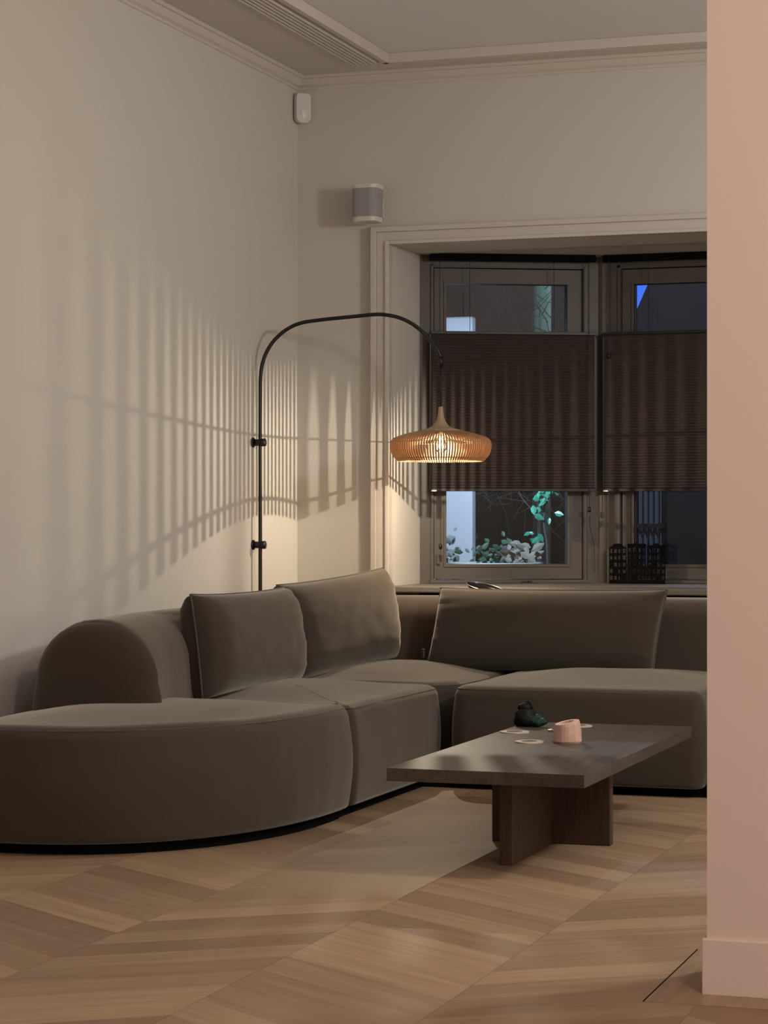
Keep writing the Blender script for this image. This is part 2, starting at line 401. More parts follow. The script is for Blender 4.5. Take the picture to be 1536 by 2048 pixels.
# slack chain at the post
bm = tube(bmesh.new(), spline([ML @ Vector((.801, -.100, 1.07)), ML @ Vector((.81, -.06, 1.02)), ML @ Vector((.835, -.03, .93)), ML @ Vector((.84, -.025, .80))]), .0013, 5)
tag(obj('pull_cord', bm, 'black'), 'thin dark slack cord hanging beside the bay corner post', 'cord')

# ================================================================ SOFA
def rounded(pts, rads, k=8):
    """polygon with rounded corners (ccw)"""
    out = []; n = len(pts)
    for i in range(n):
        p = Vector(pts[i]); a = Vector(pts[i-1]); b = Vector(pts[(i+1) % n]); r = rads[i] if isinstance(rads, (list, tuple)) else rads
        if r <= 0: out.append(p); continue
        u = (a-p).normalized(); v = (b-p).normalized(); ang = u.angle(v); t = r/math.tan(ang/2)
        c = p+(u+v).normalized()*r/math.sin(ang/2)
        s0 = p+u*t-c; s1 = p+v*t-c; a0 = math.atan2(s0.y, s0.x); a1 = math.atan2(s1.y, s1.x)
        dd = (a1-a0+math.pi) % (2*math.pi)-math.pi
        for j in range(k+1): out.append(c+Vector((math.cos(a0+dd*j/k), math.sin(a0+dd*j/k)))*r)
    return out
def resample(pts, step=.03):
    out = []; n = len(pts)
    for i in range(n):
        a, b = pts[i], pts[(i+1) % n]; m_ = max(1, int((b-a).length/step))
        for j in range(m_): out.append(a.lerp(b, j/m_))
    return out
def upholstered(outline, z0, z1, rt=.06, rb=.02, crown=.02, bulge=.012, seed=0, amp=.004, seam=None):
    pts = resample([Vector(p) for p in outline]); n = len(pts)
    nor = []
    for i in range(n):
        t = (pts[(i+1) % n]-pts[i-1]).normalized(); nor.append(Vector((t.y, -t.x)))
    c = sum(pts, Vector((0, 0)))/n
    prof = [(rb, z0)]
    for k in range(1, 4): a = math.pi/2*k/3; prof.append((rb*(1-math.sin(a)), z0+rb*(1-math.cos(a))))
    zs = z1-rt
    for k in range(1, 9):
        t = k/9; prof.append((-bulge*math.sin(math.pi*t), z0+rb+(zs-z0-rb)*t))
    for k in range(0, 8): a = math.pi/2*k/8; prof.append((rt*(1-math.cos(a)), zs+rt*math.sin(a)))
    bm = bmesh.new(); rings = []
    for d, z in prof: rings.append([bm.verts.new((p.x-q.x*d, p.y-q.y*d, z)) for p, q in zip(pts, nor)])
    inner = [p-q*rt for p, q in zip(pts, nor)]
    xa, xb = min(p.x for p in inner)-.01, max(p.x for p in inner)+.01; ya, yb = min(p.y for p in inner)-.01, max(p.y for p in inner)+.01
    def hump(x, y):
        u = min(1, abs((2*x-xa-xb)/(xb-xa))); v = min(1, abs((2*y-ya-yb)/(yb-ya))); return (1-u**2.6)*(1-v**2.6)
    for k in range(0, 12):
        t = k/12; rings.append([bm.verts.new((p.x+(c.x-p.x)*t, p.y+(c.y-p.y)*t, z1+crown*hump(p.x+(c.x-p.x)*t, p.y+(c.y-p.y)*t)*(1-(1-t)**4))) for p in inner])
    for a, b in zip(rings, rings[1:]):
        for i in range(n): bm.faces.new((a[i], a[(i+1) % n], b[(i+1) % n], b[i]))
    bm.faces.new(rings[0][::-1]); cv = bm.verts.new((c.x, c.y, z1+crown*hump(c.x, c.y)))
    for i in range(n): bm.faces.new((rings[-1][i], rings[-1][(i+1) % n], cv))
    for v in bm.verts:
        if v.co.z > z0+.03:
            q = noise.noise(v.co*4+Vector((seed, 0, 0))); v.co.z += amp*q; v.co.x += amp*.5*noise.noise(v.co*5+Vector((0, seed, 3)))
    return bm

def seam_loop(outline, z, d, r=.0028):
    pts = resample([Vector(p) for p in outline]); n = len(pts); out = []
    for i in range(n+1):
        i %= n; t = (pts[(i+1) % n]-pts[i-1]).normalized(); out.append((pts[i].x-t.y*d, pts[i].y+t.x*d, z))
    return tube(bmesh.new(), out, r, 6, cap=False)
sofa = thing('sectional_sofa', (.6, -1.5, 0), 'large taupe velvet corner sofa with a rounded left end along the pale walls', 'sofa')
def sp(name, bm, m='velvet', smooth=True, parent=None):
    for v in bm.verts: v.co -= Vector((.6, -1.5, 0))
    return obj(name, bm, m, parent or sofa, smooth=smooth)
# chaise with rounded end
def chaise_outline(cx_, cy_, ax, ay, y1, x0, k=26, e=2.35):
    out = [Vector((x0, y1))]
    pts = []
    for i in range(k+1):
        a = -math.pi*.995+math.pi*.995*i/k                  # from the wall side round to the right
        ca, sa = math.cos(a), math.sin(a)
        pts.append(Vector((cx_+ax*math.copysign(abs(ca)**(2/e), ca), cy_+ay*math.copysign(abs(sa)**(2/e), sa))))
    return [p for p in pts if p.x > x0+.002 or True]
ax0 = .10
ch = []
for i in range(0, 31):
    a = math.pi+math.pi*i/30 if i < 30 else 2*math.pi
    ca, sa = math.cos(a), math.sin(a); e = 2.3
    if ca < 0: ch.append(Vector((.30+.21*math.copysign(abs(ca)**(2/e), ca), -2.45+1.085*math.copysign(abs(sa)**(2/e), sa))))
    else: ch.append(Vector((.30+.79*math.copysign(abs(ca)**(2/e), ca), -2.45+1.085*math.copysign(abs(sa)**(2/e), sa))))
def corner(p, r, q=5): return p
ch += rounded([Vector((1.09, -2.9)), Vector((1.085, -2.335)), Vector((.09, -2.335)), Vector((.09, -2.9))], [0, .035, .03, 0])[1:-1]
ol_ = ch
st_ = sp('chaise_seat', upholstered(ol_, .035, .405, rt=.055, crown=.035, bulge=.014, seed=1))
sp('seam', seam_loop(ol_, .405-.055*.30, .055*.29), 'piping', parent=st_)
ol_ = rounded([Vector((.12, -2.315)), Vector((1.085, -2.315)), Vector((1.085, -1.20)), Vector((.12, -1.20))], [.03, .035, .12, .05])
st_ = sp('seat', upholstered(ol_, .035, .395, rt=.045, crown=.04, seed=2))
sp('seam', seam_loop(ol_, .395-.045*.30, .045*.29), 'piping', parent=st_)
ol_ = rounded([Vector((.15, -1.21)), Vector((1.03, -1.21)), Vector((1.13, -1.10)), Vector((1.145, -.12)), Vector((.15, -.12))], [.03, .05, .05, .03, .03])
st_ = sp('corner_seat', upholstered(ol_, .035, .40, rt=.05, crown=.045, seed=3))
sp('seam', seam_loop(ol_, .40-.05*.30, .05*.29), 'piping', parent=st_)
ol_ = rounded([Vector((1.165, -1.405)), Vector((2.165, -1.43)), Vector((2.165, -.20)), Vector((1.165, -.20))], [.08, .05, .03, .03])
st_ = sp('seat', upholstered(ol_, .035, .405, rt=.05, crown=.03, seed=4))
sp('seam', seam_loop(ol_, .405-.05*.30, .05*.29), 'piping', parent=st_)
ol_ = rounded([Vector((2.19, -1.42)), Vector((3.30, -1.42)), Vector((3.30, -.20)), Vector((2.19, -.20))], [.05, .08, .03, .03])
st_ = sp('seat', upholstered(ol_, .035, .405, rt=.05, crown=.03, seed=5))
sp('seam', seam_loop(ol_, .405-.05*.30, .05*.29), 'piping', parent=st_)
# plinth
bm = bmesh.new()
ins = [Vector((.30+(p.x-.30)*.955, -2.45+(p.y+2.45)*.955)) for p in ch]
prism(bm, ins, 0, .05); box(bm, .15, 1.04, -2.40, -.15, 0, .05); box(bm, 1.0, 3.25, -1.36, -.15, 0, .05)
sp('plinth', bm, 'plinth', smooth=False)

# backrest: cross section swept on a path, rounded top, domed end
def section(wd, ht, rt, z0=.05, k=8, bl=.015):
    s = []; h2 = wd/2
    s.append((-h2+.02, z0)); 
    for t in (.25, .5, .75): s.append((-h2-bl*math.sin(math.pi*t), z0+(ht-rt-z0)*t))
    for i in range(k+1): a = math.pi/2*i/k; s.append((-h2+rt-rt*math.cos(a), ht-rt+rt*math.sin(a)))
    for i in range(k+1): a = math.pi/2*i/k; s.append((h2-rt+rt*math.sin(a), ht-rt+rt*math.cos(a)))
    for t in (.75, .5, .25): s.append((h2+bl*math.sin(math.pi*t), z0+(ht-rt-z0)*t))
    s.append((h2-.02, z0)); return s
def backrest(path, wd=.36, ht=.725, rt=.15, end0=0, end1=.02, seed=0):
    """path: list of 2D points; end0: length of domed start"""
    path = [Vector(p) for p in path]; L_ = [0]
    for a, b in zip(path, path[1:]): L_.append(L_[-1]+(b-a).length)
    tot = L_[-1]; sec = section(wd, ht, rt); bm = bmesh.new()
    def at(s):
        for i in range(len(path)-1):
            if s <= L_[i+1] or i == len(path)-2:
                t = (s-L_[i])/(L_[i+1]-L_[i]); p = path[i].lerp(path[i+1], t); d = (path[i+1]-path[i]).normalized()
                a = path[max(i-1, 0)]; b = path[min(i+2, len(path)-1)]
                d0 = (path[i+1]-a).normalized(); d1 = (b-path[i]).normalized(); d = d0.lerp(d1, t).normalized()
                return p, d
    st = []
    def endp(e, rev):
        r = []
        for k in range(7): a = math.pi/2*k/6; r.append((e*(1-math.cos(a)), 1-(1-math.sin(a))*e/wd*1.5))
        return r
    S_ = []
    for d_, f in endp(end0, 0): S_.append((d_, f))
    n = max(2, int(tot/.05))
    for k in range(1, n): 
        s = end0+(tot-end0-end1)*k/n; S_.append((s, 1))
    for d_, f in endp(end1, 1)[::-1]: S_.append((tot-d_, f))
    rings = []
    for s, f in S_:
        p, d = at(min(max(s, 0), tot)); nrm = Vector((-d.y, d.x))
        rings.append([bm.verts.new((p.x+nrm.x*q*f, p.y+nrm.y*q*f, .05+(z-.05)*(f if f > .5 else f))) for q, z in sec])
    for a, b in zip(rings, rings[1:]):
        for i in range(len(sec)-1): bm.faces.new((a[i], a[i+1], b[i+1], b[i]))
        bm.faces.new((a[-1], a[0], b[0], b[-1]))
    for r_ in (rings[0][::-1], rings[-1]):
        c = bm.verts.new(sum((v.co for v in r_), Vector())/len(r_)+Vector((0, 0, 0)))
        for i in range(len(r_)): bm.faces.new((r_[i], r_[(i+1) % len(r_)], c))
    for v in bm.verts:
        if v.co.z > .06: v.co += Vector((noise.noise(v.co*3+Vector((seed, 0, 0))), noise.noise(v.co*3+Vector((0, seed, 5))), 0))*.004
    return bm
sp('backrest', backrest([(.395, -2.98), (.375, -2.85), (.33, -2.65), (.285, -2.4), (.265, -2.1), (.26, -1.225)], wd=.38, ht=.715, rt=.18, end0=.05, seed=1))
arc = [(.255, -1.215), (.255, -.85)]+[(.255+.585*(1-math.cos(a)), -.80+.55*math.sin(a)) for a in [math.pi/2*i/10 for i in range(11)]]+[(1.145, -.25)]
sp('corner_backrest', backrest(arc, wd=.29, ht=.715, rt=.10, end0=.01, end1=.01, seed=2))
sp('backrest', backrest([(1.155, -.235), (2.17, -.235)], wd=.34, ht=.715, rt=.09, end0=.01, end1=.01, seed=3))
sp('backrest', backrest([(2.18, -.235), (3.30, -.235)], wd=.34, ht=.715, rt=.09, end0=.01, end1=.04, seed=4))
# padded end cap of the backrest, inside a seam
bm = bmesh.new(); sec = section(.45, .705, .20, z0=.33); m_ = len(sec)
cxp = .40
rings = []
for k in range(7):
    a = math.pi/2*k/6; f = math.cos(a); rings.append([bm.verts.new((cxp+q*(.55*f+.45 if k < 6 else .45), -2.965-.05*math.sin(a), .35+(z-.35)*(.55*f+.45 if k < 6 else .45))) for q, z in sec])
for a, b in zip(rings, rings[1:]):
    for i in range(m_): bm.faces.new((a[i], a[(i+1) % m_], b[(i+1) % m_], b[i]))
bm.faces.new(rings[-1])
sp('backrest_end', bm)

# ================================================================ CUSHIONS
def pillow(L, H, T, shear=0, nu=52, nv=28, seed=0, q=.40, wr=.0028, ear=.02):
    bm = bmesh.new(); sides = []
    for sgn in (1, -1):
        g = []
        for i in range(nu+1):
            row = []
            for j in range(nv+1):
                u = -1+2*i/nu; v = -1+2*j/nv
                u = math.sin(u*math.pi/2)*.6+u*.4; v = math.sin(v*math.pi/2)*.6+v*.4
                f = max(0, (1-abs(u)**8))**q*max(0, (1-abs(v)**3.0))**q
                pin = 1+ear*(abs(u)**3*abs(v)**3)*1.2-.025*(1-abs(u)**2)*(abs(v)**3)
                pin2 = 1+.4*ear*(abs(v)**3*abs(u)**3)-.012*(1-abs(v)**2)*(abs(u)**3)
                x = L/2*u*pin2+shear*v; z = H/2*v*pin; y = sgn*T/2*f
                e = abs(u)**4
                y += sgn*wr*noise.noise(Vector((u*3+seed, v*9, sgn)))*f**.5*2*(.25+e*1.6)+sgn*wr*noise.noise(Vector((u*4, v*3+seed, 2*sgn)))*f
                row.append(bm.verts.new((x, y, z)))
            g.append(row)
        for i in range(nu):
            for j in range(nv): bm.faces.new((g[i][j], g[i+1][j], g[i+1][j+1], g[i][j+1]) if sgn < 0 else (g[i][j], g[i][j+1], g[i+1][j+1], g[i+1][j]))
        sides.append(g)
    bmesh.ops.remove_doubles(bm, verts=bm.verts[:], dist=.0004)
    g = sides[0]; path = []
    def pt(u, v):
        pin = 1+ear*(abs(u)**3*abs(v)**3)*1.2-.025*(1-abs(u)**2)*(abs(v)**3); pin2 = 1+.4*ear*(abs(v)**3*abs(u)**3)-.012*(1-abs(v)**2)*(abs(u)**3)
        return Vector((L/2*u*pin2+shear*v, 0, H/2*v*pin))
    k = 16
    for i in range(k): path.append(pt(-1+2*i/k, -1))
    for i in range(k): path.append(pt(1, -1+2*i/k))
    for i in range(k): path.append(pt(1-2*i/k, 1))
    for i in range(k+1): path.append(pt(-1, 1-2*i/k))
    return bm, path
def cushion(loc, rot, dims, label, seed):
    t = thing('cushion', loc, label, 'cushion', group='velvet back cushions on the sofa'); t.rotation_euler = rot
    bm, path = pillow(*dims, seed=seed)
    obj('cover', bm, 'velvet', t, smooth=True)
    obj('piping', tube(bmesh.new(), path, .0045, 6), 'piping', t, smooth=True)
    return t
R = math.radians
# local x = length, local -y = front, z = up ; rz 90 puts the front towards +x
c1 = cushion((.512, -1.915, .592), (R(-7), R(0), R(89)), (.89, .372, .215), 'taupe cushion nearest the rounded sofa end, its face catching a sheen of light', 3)
c2 = cushion((.505, -.86, .612), (R(-3), R(-3.5), R(79)), (.86, .395, .21, -.018), 'dark taupe cushion in the sofa corner, between the sheened cushion and the long one', 11)
c3 = cushion((1.312, -.49, .578), (R(-8), R(0), R(1)), (.985, .350, .20, .026), 'long low taupe cushion below the windows, rightmost of the three', 23)
tag(obj('fabric_tag', box(bmesh.new(), .752, .762, -.47, -.45, .45, .49), 'piping', bevel=.002, seg=1), 'tiny fabric tag at the lower left corner of the long cushion', 'tag')

# object on the backrest behind the long cushion
t = thing('tray', (.96, -.20, .730), 'small black oval dish with a shiny rim resting on sofa back behind the long cushion', 'dish'); t.rotation_euler = (R(14), R(13), R(8))
obj('bowl', lathe(bmesh.new(), [(.05, .004), (.075, .01), (.085, .022), (.083, .024), (.072, .014), (.048, .008)], 40, sy=.6), 'black_gloss', t, smooth=True)
obj('rim', tube(bmesh.new(), [(.085*math.cos(a), .051*math.sin(a), .024) for a in [2*math.pi*i/40 for i in range(41)]], .0018, 6), 'chrome', t, smooth=True)

# ================================================================ WALL LAMP
LX, LY = .804, -.350
lamp = thing('wall_lamp', (0, -.56, .9), 'black arched wall lamp with a lit slatted wooden shade over the sofa corner', 'lamp')
def lp(name, bm, m, smooth=True, parent=None):
    for v in bm.verts: v.co -= Vector((0, -.56, .9))
    return obj(name, bm, m, parent or lamp, smooth=smooth)
ctrl = [(.036, .12), (.036, .6), (.036, 1.2), (.036, 1.56), (.038, 1.69), (.050, 1.756), (.069, 1.802), (.099, 1.846), (.146, 1.888), (.206, 1.917), (.291, 1.931), (.419, 1.944), (.525, 1.954), (.578, 1.951), (.631, 1.938), (.684, 1.911), (.727, 1.875), (.763, 1.834), (.790, 1.797), (LX, 1.760)]
path = spline([(x, -.56+(LY+.56)*(x-.036)/(LX-.036), z) for x, z in ctrl], 6)
lp('arched_tube', tube(bmesh.new(), path, .0085, 14), 'black')
for z in (1.392, .940):
    bm = bmesh.new()
    tube(bm, [(0, -.56, z), (.006, -.56, z)], .022, 20); tube(bm, [(.004, -.56, z), (.058, -.56, z)], .0150, 20); tube(bm, [(.044, -.56, z), (.060, -.56, z)], .0175, 20)
    lp('wall_bracket', bm, 'black')
lp('cord_grip', tube(bmesh.new(), [(LX, LY, 1.768), (LX, LY, 1.722)], [.009, .011], 14), 'black')
lp('cord', tube(bmesh.new(), [(LX, LY, 1.725), (LX, LY, 1.54)], .0036, 8), 'black')
ZB = 1.301
# turned top of the shade
lp('shade_cap', lathe(bmesh.new(), [(.0, .247), (.0095, .247), (.0105, .235), (.0125, .215), (.0165, .195), (.0235, .178), (.036, .163), (.054, .153), (.100, .1420), (.102, .135), (.05, .143), (.0, .15)], 48, (LX, LY, ZB), cap0=False, cap1=False), 'shade_top')
# slats: profile of the shade (radius, height)
prof = [(.070, .146), (.095, .141), (.125, .135), (.158, .127), (.186, .118), (.208, .109), (.2205, .096), (.2240, .080), (.2225, .060), (.216, .040), (.204, .022), (.187, .006)]
bm = bmesh.new(); NS = 112; TH, DP = .0060, .0070
for i in range(NS):
    a = 2*math.pi*(i+.5)/NS; er = Vector((math.cos(a), math.sin(a), 0)); et = Vector((-er.y, er.x, 0)); c = Vector((LX, LY, ZB))
    rows = []
    for k, (r, z) in enumerate(prof):
        p0 = prof[max(k-1, 0)]; p1 = prof[min(k+1, len(prof)-1)]
        tx, tz = p1[0]-p0[0], p1[1]-p0[1]; l = math.hypot(tx, tz); nx, nz = -tz/l, tx/l       # outward normal
        if nx < 0 and k > 3 and k < 9: nx, nz = -nx, -nz
        ro, zo = r, z; ri, zi = r-DP*(-tz/l if -tz/l > -2 else 0), z-DP*(tx/l)
        wd = TH*min(1, .3+r/.13)
        rows.append([bm.verts.new(c+er*q+et*s+Vector((0, 0, zz))) for q, zz, s in ((ro, zo, -wd/2), (ro, zo, wd/2), (ri, zi, wd/2), (ri, zi, -wd/2))])
    for A_, B_ in zip(rows, rows[1:]):
        for j in range(4): bm.faces.new((A_[j], A_[(j+1) % 4], B_[(j+1) % 4], B_[j]))
    bm.faces.new(rows[0][::-1]); bm.faces.new(rows[-1])
lp('slatted_shade', bm, 'shade', smooth=False)
bm = bmesh.new()
for r, z, th in ((.2195, .090, .0016), (.1985, .020, .0024)):
    tube(bm, [(LX+r*math.cos(t_), LY+r*math.sin(t_), ZB+z) for t_ in [2*math.pi*i/72 for i in range(73)]], th, 8, cap=False)
lp('shade_ring', bm, 'shade_top')
lp('bulb_socket', lathe(bmesh.new(), [(.0, .15), (.014, .15), (.0145, .116), (.0125, .113), (0, .113)], 20, (LX, LY, ZB), cap0=False, cap1=False), 'shade_top')
bulb = lp('bulb', lathe(bmesh.new(), [(.0125, .113), (.016, .104), (.024, .09), (.028, .074), (.0265, .062), (.02, .051), (.010, .0455), (.001, .0445)], 28, (LX, LY, ZB)), 'bulb_glass')
bm = bmesh.new()
for i in range(6):
    a = 2*math.pi*i/6
    tube(bm, [(LX+.006*math.cos(a), LY+.006*math.sin(a), ZB+.108), (LX+.013*math.cos(a+.5), LY+.013*math.sin(a+.5), ZB+.062)], .0011, 5)
f_ = obj('filament', bm, 'filament', lamp, smooth=True)
for v in f_.data.vertices: v.co -= Vector((0, -.56, .9))
pl = point('bulb_light', (LX, LY, ZB+.077), 28, (1, .84, .62), .002)
pl.parent = lamp; pl.location = Vector((LX, LY, ZB+.077))-Vector((0, -.56, .9))

# ================================================================ COFFEE TABLE
tb = thing('coffee_table', (1.89, -2.62, 0), 'low dark wooden coffee table with a thick slab top and crossed panel base', 'coffee table')
def tp(name, bm, m, bevel=.0015, parent=None):
    for v in bm.verts: v.co -= Vector((1.89, -2.62, 0))
    return obj(name, bm, m, parent or tb, bevel=bevel, seg=2)
tp('table_top', B(1.587, 2.194, -3.45, -1.80, .269, .308), 'table_wood')
tp('base_panel', B(1.878, 1.917, -3.235, -2.20, 0, .269), 'table_leg')
tp('cross_panel', B(1.712, 2.108, -2.735, -2.693, 0, .269), 'table_leg', bevel=.004)
TZ = .308
def agate(loc, r, rz, label, seed):
    t = thing('agate_slice', loc, label, 'coaster', rz, group='agate slices on the coffee table')
    def ol(s, z, bm): return [bm.verts.new((r*s*(1+.07*noise.noise(Vector((math.cos(a)*1.5+seed, math.sin(a)*1.5, 0))))*math.cos(a), .92*r*s*(1+.07*noise.noise(Vector((math.cos(a)*1.5+seed, math.sin(a)*1.5, 0))))*math.sin(a), z)) for a in [2*math.pi*i/40 for i in range(40)]]
    def disc(s, z0, z1):
        bm = bmesh.new(); a = ol(s, z0, bm); b = ol(s, z1, bm); bm.faces.new(a[::-1]); bm.faces.new(b)
        for i in range(40): bm.faces.new((a[i], a[(i+1) % 40], b[(i+1) % 40], b[i]))
        return bm
    obj('rim', disc(1, 0, .0045), 'rim', t, smooth=False)
    obj('centre', disc(.55, .004, .0052), 'agate', t)
    return t
agate((1.652, -2.235, TZ), .052, .3, 'pale agate slice on the table beside the dark green ornament, leftmost of three', 1)
agate((1.791, -2.555, TZ), .052, 1.3, 'pale agate slice nearest the front of the coffee table, left of the pink stone', 5)
agate((1.81, -1.93, TZ), .050, 2, 'pale agate slice on the coffee table just behind the pink stone', 9)
# pink candle holder
t = thing('candle_holder', (1.913, -2.530, TZ), 'rough rose pink crystal tealight holder with a slanted top on the coffee table', 'candle holder', .4)
bm = bmesh.new(); seg = 24; rings = []
for k, (rr_, zz) in enumerate((a_*1.08, b_*1.08) for a_, b_ in ((.041, 0), (.0445, .006), (.043, .03), (.039, .055), (.036, .064), (.022, .064), (.021, .045), (.0, .044))):
    ring = []
    for i in range(seg):
        a = 2*math.pi*i/seg; f = 1+.10*noise.noise(Vector((math.cos(a)*1.7, math.sin(a)*1.7, 4)))+(.03*noise.noise(Vector((i*.45, k*.6, 0))) if k < 5 else 0)
        tilt = .22*(rr_*math.cos(a-.2)) if zz > .02 else 0
        ring.append(bm.verts.new((rr_*f*math.cos(a), rr_*f*math.sin(a), zz+tilt)))
    rings.append(ring)
for a, b in zip(rings, rings[1:]):
    for i in range(seg): bm.faces.new((a[i], a[(i+1) % seg], b[(i+1) % seg], b[i]))
bm.faces.new(rings[0][::-1]); bm.faces.new(rings[-1])
obj('crystal', bm, 'rose', t)
# dark green ornament: lumpy dark stone with a curved stem and a green lobe
t = thing('ornament', (1.625, -1.985, TZ), 'dark green and black knobbly ornament with a curved stem on the coffee table', 'ornament')
def blob(c, r, sc, seed, sub=3, amp=.25):
    bm = bmesh.new(); bmesh.ops.create_icosphere(bm, subdivisions=sub, radius=1)
    for v in bm.verts:
        q = 1+amp*noise.noise(v.co*2.2+Vector((seed, 0, 0)))
        v.co = Vector((v.co.x*r*sc[0]*q, v.co.y*r*sc[1]*q, max(v.co.z*r*sc[2]*q, -c[2])))+Vector(c)
    return bm
obj('body', blob((0, 0, .030), .040, (1.05, 1, 1), 2), 'ornament_black', t, smooth=True)
obj('green_lobe', blob((.045, -.01, .022), .028, (1.3, 1, .8), 5), 'green_stone', t, smooth=True)
obj('knob', blob((-.004, .0, .066), .020, (1.2, 1, .9), 8), 'ornament_black', t, smooth=True)
obj('stem', tube(bmesh.new(), spline([(.020, 0, .03), (.026, 0, .06), (.020, 0, .082), (.008, 0, .090)]), .0045, 8), 'ornament_black', t, smooth=True)
tag(obj('metal_pin', tube(bmesh.new(), [(1.755, -2.17, TZ+.005), (1.80, -2.155, TZ+.005)], .004, 8), 'chrome', smooth=True), 'tiny shiny metal piece on the table left of the pink stone', 'metal piece')

# ================================================================ WALL DEVICES
t = thing('motion_sensor', (.026, -.030, 2.885), 'white motion sensor mounted high in the wall corner', 'motion sensor', R(45))
bm = prism(bmesh.new(), [(p.x, p.y) for p in rounded([Vector((-.036, 0)), Vector((.036, 0)), Vector((.036, .135)), Vector((-.036, .135))], [.026, .026, .014, .014], 6)], 0, .032, lambda v: Vector((v.x, -v.z-.006, v.y)))
obj('housing', bm, 'white_plastic', t, bevel=.003)
obj('bracket', B(-.02, .02, -.012, .022, .02, .12), 'white_plastic', t)
bm = bmesh.new(); bmesh.ops.create_uvsphere(bm, u_segments=20, v_segments=14, radius=1)
for v in bm.verts: v.co = Vector((v.co.x*.017, -.036+v.co.y*.010, .042+v.co.z*.026))
obj('lens', bm, 'lens', t, smooth=True)

t = thing('wall_speaker', (.388, -.125, 2.402), 'white wireless speaker with grey grille mounted on the back wall above the casing', 'speaker', R(-4))
def sq(w_, d_, r_, z0, z1): return prism(bmesh.new(), [(p.x, p.y) for p in rounded([Vector((-w_, -d_)), Vector((w_, -d_)), Vector((w_, d_)), Vector((-w_, d_))], r_, 8)], z0, z1)
obj('body', sq(.0595, .0575, .034, .0, .022), 'white_plastic', t, bevel=.002)
obj('grille', sq(.0620, .060, .036, .0215, .150), 'grille', t)
obj('top_panel', sq(.0635, .0615, .036, .1495, .168), 'white_plastic', t, bevel=.002)
bm = bmesh.new(); box(bm, -.02, .02, .05, .115, .05, .09); box(bm, -.03, .03, .112, .121, .03, .12)
obj('bracket', bm, 'white_plastic', t)

# ================================================================ HOUSE SILHOUETTES ON THE SILL
def silhouette(x0, w_, h_, gable, label, seed):
    rnd = random.Random(seed)
    t = thing('house_ornament', (x0, PYC-.105, .748), label, 'ornament', group='black house front ornaments on the windowsill')
    xs = [0]; ncol = 4 if w_ > .08 else 3; zr = []
    # cut-out front built as a grid of bars, open where the window holes are
    bm = bmesh.new(); rows = [0, .012]; z = .012
    hol = []
    nr = 5; ch_ = (h_-.03)/nr
    pw = w_/ncol
    for r_ in range(nr):
        for c_ in range(ncol):
            if rnd.random() < .12: continue
            bw = pw*(.42+.18*rnd.random()); bh = ch_*(.45+.2*rnd.random())
            hol.append((c_*pw+(pw-bw)/2, .012+r_*ch_+ch_*.2, bw, bh, r_, c_))
    H_ = {(a[4], a[5]): a for a in hol}
    th = .003
    for r_ in range(nr):
        za, zb = .012+r_*ch_, .012+(r_+1)*ch_
        for c_ in range(ncol):
            xa, xb = c_*pw, (c_+1)*pw; q = H_.get((r_, c_))
            if not q: box(bm, xa, xb, 0, th, za, zb); continue
            x_, z_, bw, bh = q[:4]
            box(bm, xa, x_, 0, th, za, zb); box(bm, x_+bw, xb, 0, th, za, zb); box(bm, x_, x_+bw, 0, th, za, z_); box(bm, x_, x_+bw, 0, th, z_+bh, zb)
            box(bm, x_+bw/2-.0008, x_+bw/2+.0008, 0, th, z_, z_+bh); box(bm, x_, x_+bw, 0, th, z_+bh*.5-.0008, z_+bh*.5+.0008)
    box(bm, 0, w_, 0, th, 0, .012)
    zt = .012+nr*ch_
    if gable == 'bell': pts = [(0, zt), (w_, zt), (w_*.82, zt+.006), (w_*.72, zt+.018), (w_*.28, zt+.018), (w_*.18, zt+.006)]
    elif gable == 'cornice': pts = [(0, zt), (w_, zt), (w_+.001, zt+.012), (w_*.6, zt+.013), (w_*.5, zt+.022), (w_*.4, zt+.013), (-.001, zt+.012)]
    else: pts = [(0, zt), (w_, zt), (w_, zt+.008), (w_*.75, zt+.008), (w_*.5, zt+.02), (w_*.25, zt+.008), (0, zt+.008)]
    prism(bm, pts, 0, th, lambda v: Vector((v.x, v.z, v.y)))
    obj('front', bm, 'plinth', t)
    bm = B(0, w_, -.012, .025, 0, .003); obj('foot', bm, 'plinth', t)
    return t
silhouette(1.322, .083, .190, 'bell', 'black cut-out house front on the sill, leftmost of the three, with a rounded gable', 1)
silhouette(1.411, .088, .195, 'cornice', 'black cut-out house front in the middle of the three on the windowsill', 2)
silhouette(1.505, .088, .192, 'step', 'black cut-out house front on the sill, rightmost of the three, against the glass', 3)

# ================================================================ OUTSIDE
struct('ground', B(-12, 12, .95, 22, -.4, -.3), 'soil')
tag(obj('garden_wall', B(-1.2, .262, 2.0, 2.07, -.3, 2.16), 'garden_white', bevel=.01), 'white rendered garden wall lit outside the left bay window', 'wall')
tag(obj('hedge', blob((-1.15, 4.6, 0.7), 1.0, (1.55, .5, 1.55), 3, sub=6, amp=.25), 'hedge', smooth=False), 'dark hedge filling the night view outside the left window', 'hedge', kind='stuff')
tag(obj('reflection_post', tube(bmesh.new(), [(.135, 3.95, -.3), (.145, 3.95, 1.5), (.15, 3.95, 3.3)], [.062, .056, .056], 14), 'teal_post', smooth=True), 'pale teal post standing in for a reflection at top of the left window', 'tree')  # made-up upright in place of a teal reflection in the pane
